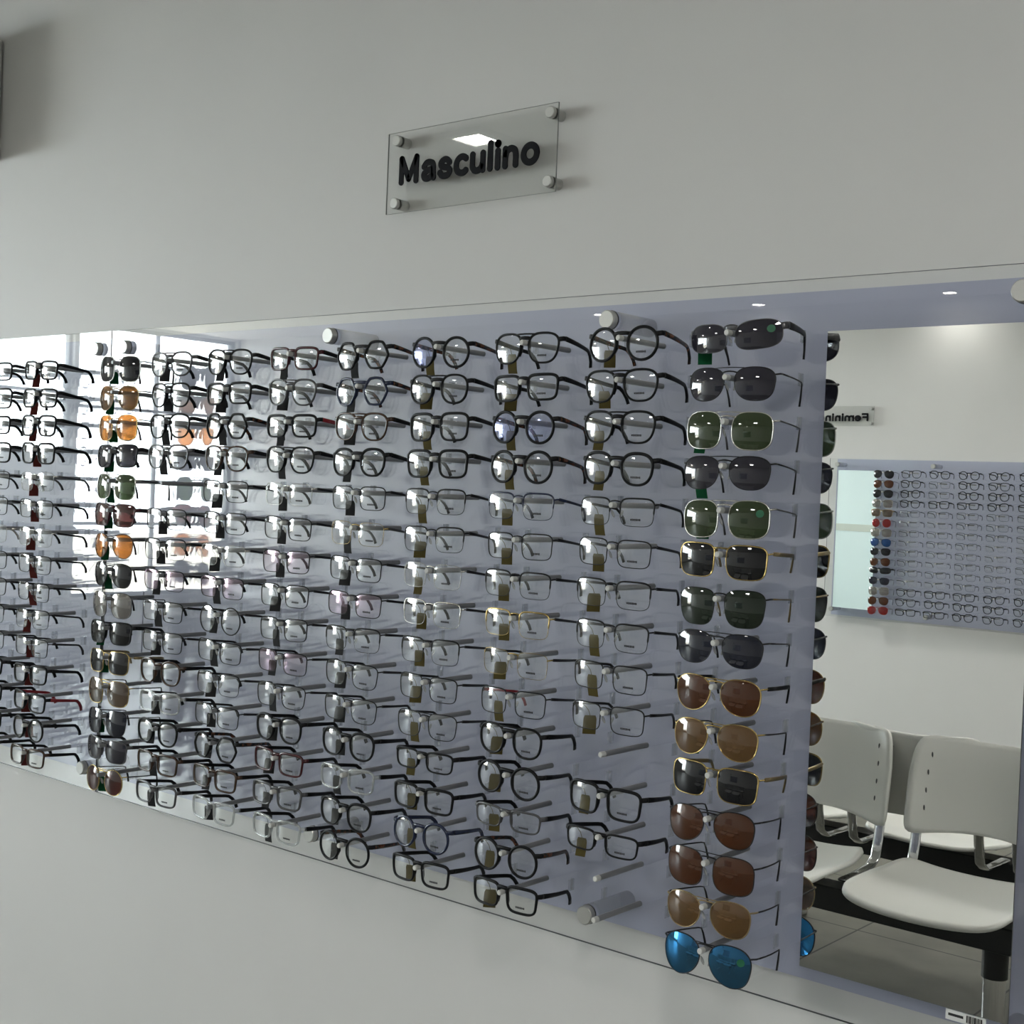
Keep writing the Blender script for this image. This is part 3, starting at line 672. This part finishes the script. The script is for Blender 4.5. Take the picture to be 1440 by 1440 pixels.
GLYPH = {
 'M': (.76, [straight((.08, .075), (.08, .655)), straight((.08, .655), (.335, .14)), straight((.335, .14), (.59, .655)), straight((.59, .655), (.59, .075))]),
 'a': (.56, [smooth([(.10, .375), (.17, .45), (.27, .465), (.38, .43), (.41, .34), (.41, .20), (.425, .08)]), smooth([(.40, .285), (.22, .265), (.10, .19), (.12, .095), (.22, .07), (.33, .105), (.405, .18)])]),
 's': (.53, [smooth([(.385, .39), (.31, .455), (.21, .465), (.11, .405), (.12, .325), (.22, .285), (.34, .25), (.405, .17), (.35, .09), (.24, .068), (.14, .09), (.085, .155)])]),
 'c': (.53, [arc(.27, .268, .19, .198, 48, 312)]),
 'u': (.56, [smooth([(.08, .465), (.08, .30), (.085, .17), (.16, .08), (.27, .075), (.36, .13), (.40, .22)]), straight((.41, .465), (.41, .075))]),
 'l': (.235, [straight((.08, .075), (.08, .668))]),
 'i': (.235, [straight((.08, .075), (.08, .455)), [(.08, .63)]]),
 'n': (.56, [straight((.08, .075), (.08, .465)), arch(.08)]),
 'o': (.56, [arc(.275, .268, .20, .198, 0, 360, 28)]),
 'F': (.58, [straight((.08, .075), (.08, .655)), straight((.08, .655), (.48, .655)), straight((.08, .37), (.42, .37))]),
 'e': (.56, [smooth([(.10, .275), (.27, .275), (.45, .275)]), arc(.275, .268, .20, .198, 0, 318)]),
 'm': (.86, [straight((.08, .075), (.08, .465)), arch(.08), arch(.40)]),
}
def sign(text, loc, rot, w, h, tx0, tx1, tz0, cap, label):
    root = empty('wall_sign', loc, (0, 0, rot)); tag(root, label, 'sign')
    slab('clear_plate', 0, w, 0, h, -.024, -.021, 'sign_plate', 'plate_edge', root)
    bm = bmesh.new(); W = .084; X = 0.0; strokes = []
    for ch in text:
        adv, segs = GLYPH[ch]
        for sg in segs: strokes.append([(X + p[0], p[1]) for p in sg])
        X += adv
    total = X - .06
    sx = (tx1 - tx0) / total; sz = cap / .73
    for sg in strokes:
        pts = [Vector((tx0 + p[0] * sx, -.0262, tz0 + p[1] * sz)) for p in sg]
        wr = W * (sx + sz) / 2
        if len(pts) > 1: sweep(bm, pts, (wr, .0011), (0, 1, 0), 8, False, 7)
        for q in (pts[0], pts[-1]): cyl(bm, q + Vector((0, -.00105, 0)), q + Vector((0, .00105, 0)), wr if len(pts) > 1 else wr * 1.15, sec=14)
    me = mesh_from(bm, 'lettering', False)
    link('lettering', me, 'letter_black', root)
    for x in (.028, w - .012) if rot == 0 else (.02, w - .02):
        for z in (.017, h - .017):
            o = link('standoff', mesh_from(lathe([(.0098, 0), (.0098, .0205)], 24), 'standoff'), 'standoff_metal', root, (x, 0, z))
            link('cap', mesh_from(lathe([(.0096, .0245), (.0102, .0252), (.0102, .031), (.0088, .0325), (0, .0325)], 24), 'cap'), 'standoff_metal', o)
            link('ring', mesh_from(lathe([(.0104, .0205), (.0104, .0212)], 24), 'ring'), 'standoff_ring', o)
WALL = .110
sign('Masculino', (-.872, WALL, H + .700), 0, .403, .150, .034, .364, .050, .0535, 'clear plate sign reading Masculino on the near wall above the rack')
sign('Feminino', (OPP.x - .17, OPP.y - .110, H - .03 + .715), PI, .42, .128, .035, .385, .032, .050, 'clear plate sign reading Feminino on the opposite wall in the mirror')

# ------------------------------------------------------------------ room
RX0, RX1, RY0, RY1, RZ = -9.20, 3.40, -6.39, WALL, 2.78
def structure(name, bm, mat, smooth=False):
    o = link(name, mesh_from(bm, name, smooth), mat); o['kind'] = 'structure'; return o
def wall_with_holes(axis, pos, thick, u0, u1, z0, z1, holes):
    """wall in boxes around rectangular openings (u0,u1,z0,z1), openings sorted along u"""
    bm = bmesh.new()
    def b(a0, a1, c0, c1):
        if a1 - a0 < 1e-4 or c1 - c0 < 1e-4: return
        if axis == 'x': box(bm, pos, pos + thick, a0, a1, c0, c1)
        else: box(bm, a0, a1, pos, pos + thick, c0, c1)
    cur = u0
    for h0, h1, g0, g1 in holes:
        b(cur, h0, z0, z1); b(h0, h1, z0, g0); b(h0, h1, g1, z1); cur = h1
    b(cur, u1, z0, z1); return bm
# openings
DOOR = (-6.36, -4.70, 0.42, 2.76)       # glazed shopfront door bay in the end wall
WIN = (-4.66, -2.30, 1.62, 2.76)        # high shop window beside it
SIDE = (-7.30, -5.20, .0, 2.45)         # glazed double door along the rack wall, pale glow painted as opaque aqua
structure('wall_back', wall_with_holes('y', RY1, .15, RX0 - .15, RX1 + .15, 0, RZ, [SIDE]), 'wall_paint')
structure('wall_front', wall_with_holes('y', RY0 - .15, .15, RX0 - .15, RX1 + .15, 0, RZ, []), 'wall_paint')
structure('wall_left', wall_with_holes('x', RX0 - .15, .15, RY0, RY1, 0, RZ, [DOOR, WIN]), 'wall_paint')
structure('wall_right', wall_with_holes('x', RX1, .15, RY0, RY1, 0, RZ, []), 'wall_paint')
bm = bmesh.new(); box(bm, RX0 - .15, RX1 + .15, RY0 - .15, RY1 + .15, -.1, 0); structure('floor', bm, 'floor_tile')
bm = bmesh.new(); box(bm, RX0 - .15, RX1 + .15, RY0 - .15, RY1 + .15, RZ, RZ + .1); structure('ceiling', bm, 'ceiling_paint')
def glazing(name, axis, pos, u0, u1, z0, z1, nu, nz, fw=.032, gm='window_glass', fm='window_frame', part='window'):
    root = empty(name, (0, 0, 0)); root['kind'] = 'structure'
    bm = bmesh.new()
    def b(a0, a1, c0, c1, d):
        if axis == 'x': box(bm, pos - d, pos + d, a0, a1, c0, c1)
        else: box(bm, a0, a1, pos - d, pos + d, c0, c1)
    for a in (u0, u1 - fw): b(a, a + fw, z0, z1, .03)
    for c in (z0, z1 - fw): b(u0 + fw, u1 - fw, c, c + fw, .03)
    for i in range(1, nu): a = u0 + (u1 - u0) * i / nu; b(a - fw * .4, a + fw * .4, z0 + fw, z1 - fw, .022)
    for c in nz: b(u0 + fw, u1 - fw, c - fw * .4, c + fw * .4, .018)
    o = link(part + '_frame', mesh_from(bm, part + '_frame', False), fm, root); o['kind'] = 'structure'
    bm = bmesh.new()
    if axis == 'x': box(bm, pos - .003, pos + .003, u0 + fw, u1 - fw, z0 + fw, z1 - fw)
    else: box(bm, u0 + fw, u1 - fw, pos - .003, pos + .003, z0 + fw, z1 - fw)
    o = link(part + '_panel', mesh_from(bm, part + '_panel', False), gm, root); o['kind'] = 'structure'
glazing('door_1', 'x', RX0 - .07, *DOOR, 2, (1.05, 2.05))
glazing('window_1', 'x', RX0 - .07, *WIN, 3, (2.15,))
glazing('door_2', 'y', RY1 + .05, *SIDE, 2, (1.21,), .10, 'door_aqua', 'door_bar', 'door')
# street outside the shopfront
bm = bmesh.new(); box(bm, -30, RX0 - .16, -30, 16, -.22, -.10); structure('ground_street', bm, 'pavement')

# ceiling lights
SIGN_LIGHT = (-2.37, -1.82)
def ceiling_panel(x, y, label, s=.46):
    root = empty('ceiling_light', (x, y, RZ)); tag(root, label, 'ceiling light', 'square ceiling light panels')
    bm = bmesh.new()
    for a, b, c, d in ((-s / 2, s / 2, -s / 2, -s / 2 + .03), (-s / 2, s / 2, s / 2 - .03, s / 2), (-s / 2, -s / 2 + .03, -s / 2 + .03, s / 2 - .03), (s / 2 - .03, s / 2, -s / 2 + .03, s / 2 - .03)):
        box(bm, a, b, c, d, -.02, 0)
    link('frame', mesh_from(bm, 'frame', False), 'trim_white', root)
    bm = bmesh.new(); box(bm, -s / 2 + .03, s / 2 - .03, -s / 2 + .03, s / 2 - .03, -.014, -.002); link('diffuser', mesh_from(bm, 'diffuser', False), 'led_panel', root)
ceiling_panel(*SIGN_LIGHT, 'small square ceiling light glinting in the Masculino sign', .19)
ceiling_panel(1.3, -2.2, 'added square fill light panel at the right end of the shop')  # unseen fill light, added to lift the right part of the near wall
ceiling_panel(-2.9, -4.2, 'added square fill light panel near the opposite rack')  # unseen lamp added to brighten the opposite wall
ceiling_panel(-.4, -4.2, 'added square fill light panel behind the white benches')  # second added lamp out of view, more fill for the opposite wall
ceiling_panel(-6.2, -2.9, 'square ceiling light panel near the shopfront')
def downlight(x, y, label):
    root = empty('downlight', (x, y, RZ)); tag(root, label, 'downlight', 'round downlights along the opposite wall')
    link('trim_ring', mesh_from(lathe([(.060, -.002), (.060, .008), (.045, .008), (.042, -.002)], 24), 'trim_ring'), 'trim_white', root, rot=(PI / 2, 0, 0))
    link('lamp', mesh_from(lathe([(.042, .003), (0, .003)], 24), 'lamp'), 'led_spot', root, rot=(PI / 2, 0, 0))
for i, x in enumerate((-4.9, -3.6, -2.3, -1.0)):
    downlight(x, -6.2, 'round ceiling downlight glinting on the lilac panel, %s from the shopfront' % ('first', 'second', 'third', 'fourth')[i])

# ------------------------------------------------------------------ air conditioner (only its end shows at top left)
ac = empty('air_conditioner', (-2.305, WALL, H + .970)); tag(ac, 'white wall-mounted air conditioner cut off at the upper left edge', 'air conditioner')
link('casing', mesh_from(rbox(-.85, 0, -.165, 0, .055, .325, .016, 3), 'casing', False), 'ac_white', ac)
link('front_panel', mesh_from(rbox(-.845, -.004, -.180, -.166, .075, .322, .005, 2), 'front_panel', False), 'ac_white', ac)
link('air_flap', mesh_from(rbox(-.80, -.03, -.172, -.10, .030, .046, .004, 2), 'air_flap', False), 'ac_white', ac)
link('end_cover', mesh_from(rbox(-.028, .0, -.170, 0, .012, .054, .008, 2), 'end_cover', False), 'ac_white', ac)

# ------------------------------------------------------------------ beam seating (seen in the mirror)
def shell(fn, nu, nv, th, name):
    """thick curved sheet: fn(u,v) in -1..1 -> point; rounded outline handled by fn"""
    bm = bmesh.new(); g = [[bm.verts.new(fn(-1 + 2 * i / nu, -1 + 2 * j / nv)) for j in range(nv + 1)] for i in range(nu + 1)]
    for i in range(nu):
        for j in range(nv): bm.faces.new((g[i][j], g[i + 1][j], g[i + 1][j + 1], g[i][j + 1]))
    bm.normal_update()
    bmesh.ops.solidify(bm, geom=list(bm.faces), thickness=th)
    return mesh_from(bm, name)
def sq(u, v, e=5):                                            # square grid to a rounded rectangle
    m = max(abs(u), abs(v))
    if m < 1e-6: return 0, 0
    a = math.atan2(v, u); r = 1 / (abs(math.cos(a)) ** e + abs(math.sin(a)) ** e) ** (1 / e)
    R = 1 / max(abs(math.cos(a)), abs(math.sin(a)))
    f = 1 + (r / R - 1) * m ** 3
    return u * f, v * f
def seat_fn(u, v):
    x, y = sq(u, v, 9); w = .225 - .012 * y * y
    front = max(0, -y - .55); w = .226 - .030 * max(0, y) ** 1.5
    return Vector((x * w, y * .205 - .035 * (1 - x * x) * max(0, -y) ** 2, .445 - .012 * (1 - x * x) - .045 * front ** 2 + .02 * max(0, y - .3) + .012 * abs(x) ** 6))
def back_fn(u, v):
    x, z = sq(u, v, 11); w = .228 - .020 * max(0, z) ** 2
    zz = .675 + z * .150 - (.012 * (1 - x * x) if z > 0 else -.030 * (1 - x * x)) * abs(z) ** 2
    return Vector((x * w, .235 + .050 * (1 - x * x) + .05 * (z + 1) * .5 + .014 * max(0, z) ** 3 - .012 * abs(x) ** 6, zz))
SEAT = BACK = None
def bench(loc, rot, n, pitch, label, leg_x):
    global SEAT, BACK
    if SEAT is None: SEAT = shell(seat_fn, 26, 22, -.012, 'seat'); BACK = shell(back_fn, 26, 20, .012, 'backrest')
    root = empty('beam_bench', loc, (0, 0, rot)); tag(root, label, 'bench', 'white beam benches')
    for i in range(n):
        x = (i - (n - 1) / 2) * pitch
        s = link('seat', SEAT, 'chair_shell', root, (x, 0, 0)); b = link('backrest', BACK, 'chair_shell', root, (x, 0, 0))
        bm = bmesh.new()
        for sd in (-1, 1):
            for q in (-.12, -.05, .02, .09):
                p = seat_fn(sd * .86, q * 3.0 + .1); bmesh.ops.create_uvsphere(bm, u_segments=8, v_segments=4, radius=1, matrix=Matrix.Translation(p + Vector((0, 0, .0005))) @ Matrix.Diagonal((.004, .010, .0014, 1)))
        link('slots', mesh_from(bm, 'slots'), 'slot_dark', s)
        bm = bmesh.new()
        for sd in (-1, 1):
            for q in (-.45, -.1, .25, .6):
                p = back_fn(sd * .80, q); bmesh.ops.create_uvsphere(bm, u_segments=8, v_segments=4, radius=1, matrix=Matrix.Translation(p + Vector((0, -.0005, 0))) @ Matrix.Diagonal((.003, .0016, .009, 1)))
        link('slots', mesh_from(bm, 'slots'), 'slot_dark', b)
        for sd in (-1, 1):
            bm = bmesh.new(); sx = sd * .203
            sweep(bm, [(sx, .03, .412), (sx, .12, .413), (sx, .205, .418), (sx, .242, .440), (sx, .258, .50), (sx, .284, .66), (sx, .302, .77)], [(.005, .016)] * 7, (1, 0, 0), 10, False, 3)
            link('support_bar', mesh_from(bm, 'support_bar'), 'chrome', root, (x, 0, 0))
    L = n * pitch / 2
    link('beam', mesh_from(rbox(-L, L, -.04, .04, .335, .405, .004), 'beam', False), 'beam_black', root)
    for x in leg_x:
        bm = bmesh.new(); cyl(bm, (x, 0, .03), (x, 0, .27), .030, sec=24); lg = link('leg', mesh_from(bm, 'leg'), 'chrome', root)
        bm = bmesh.new(); cyl(bm, (x, 0, .26), (x, 0, .345), .034, sec=24); link('sleeve', mesh_from(bm, 'sleeve'), 'beam_black', lg)
        link('foot', mesh_from(rbox(x - .03, x + .03, -.24, .24, .0, .035, .008), 'foot', False), 'chrome', root)
# front faces local -y; the first bench faces the rack wall (turned round), the second faces away
bench((-.71, -1.90, 0), PI, 2, .52, 'nearer white two-seat beam bench in the mirror, seats towards the viewer', [-.40, .40])
bench((-.72, -2.56, 0), 0, 3, .52, 'rear white beam bench in the mirror, back to back with the nearer one', [-.62, .62])

# ------------------------------------------------------------------ daylight
w = bpy.data.worlds.new('sky'); scene.world = w; w.use_nodes = True
nt = w.node_tree; nt.nodes.clear()
o = nt.nodes.new('ShaderNodeOutputWorld'); bg = nt.nodes.new('ShaderNodeBackground')
bg.inputs[0].default_value = (.95, .98, 1.0, 1); bg.inputs[1].default_value = 9.0
nt.links.new(bg.outputs[0], o.inputs[0])
def portal(loc, rot, sx, sy):
    l = bpy.data.lights.new('daylight', 'AREA'); l.shape = 'RECTANGLE'; l.size = sx; l.size_y = sy; l.cycles.is_portal = True
    ob = bpy.data.objects.new('daylight', l); COL.objects.link(ob); ob.location = loc; ob.rotation_euler = rot
portal((RX0 - .12, (DOOR[0] + DOOR[1]) / 2, 1.3), (0, -PI / 2, 0), 2.6, 1.53)
portal((RX0 - .12, (WIN[0] + WIN[1]) / 2, 2.12), (0, -PI / 2, 0), 1.0, 2.34)

# ------------------------------------------------------------------ camera
cam = bpy.data.cameras.new('camera'); co = bpy.data.objects.new('camera', cam); COL.objects.link(co)
cam.sensor_width = 36; cam.lens = 1908.02 * 36 / 1440; cam.clip_start = .02; cam.clip_end = 200
r_ = Vector((0.76596019, 0.64158063, 0.04097895)); u_ = Vector((-0.04261221, -0.0129353, 0.99900795)); f_ = Vector((-0.64147422, 0.76694652, -0.01743124))
mw = Matrix((r_, u_, -f_)).transposed().to_4x4(); mw.translation = Vector((.961756, -1.702724, .19813 + H))
co.matrix_world = mw
scene.camera = co
scene.view_settings.view_transform = 'Standard'; scene.view_settings.look = 'None'
scene.view_settings.gamma = 1; scene.view_settings.use_curve_mapping = False
scene.view_settings.exposure = 1.66
cy = scene.cycles
cy.max_bounces = 24; cy.transparent_max_bounces = 64; cy.glossy_bounces = 8; cy.diffuse_bounces = 5; cy.transmission_bounces = 8
cy.caustics_reflective = False; cy.caustics_refractive = False; cy.sample_clamp_indirect = 6
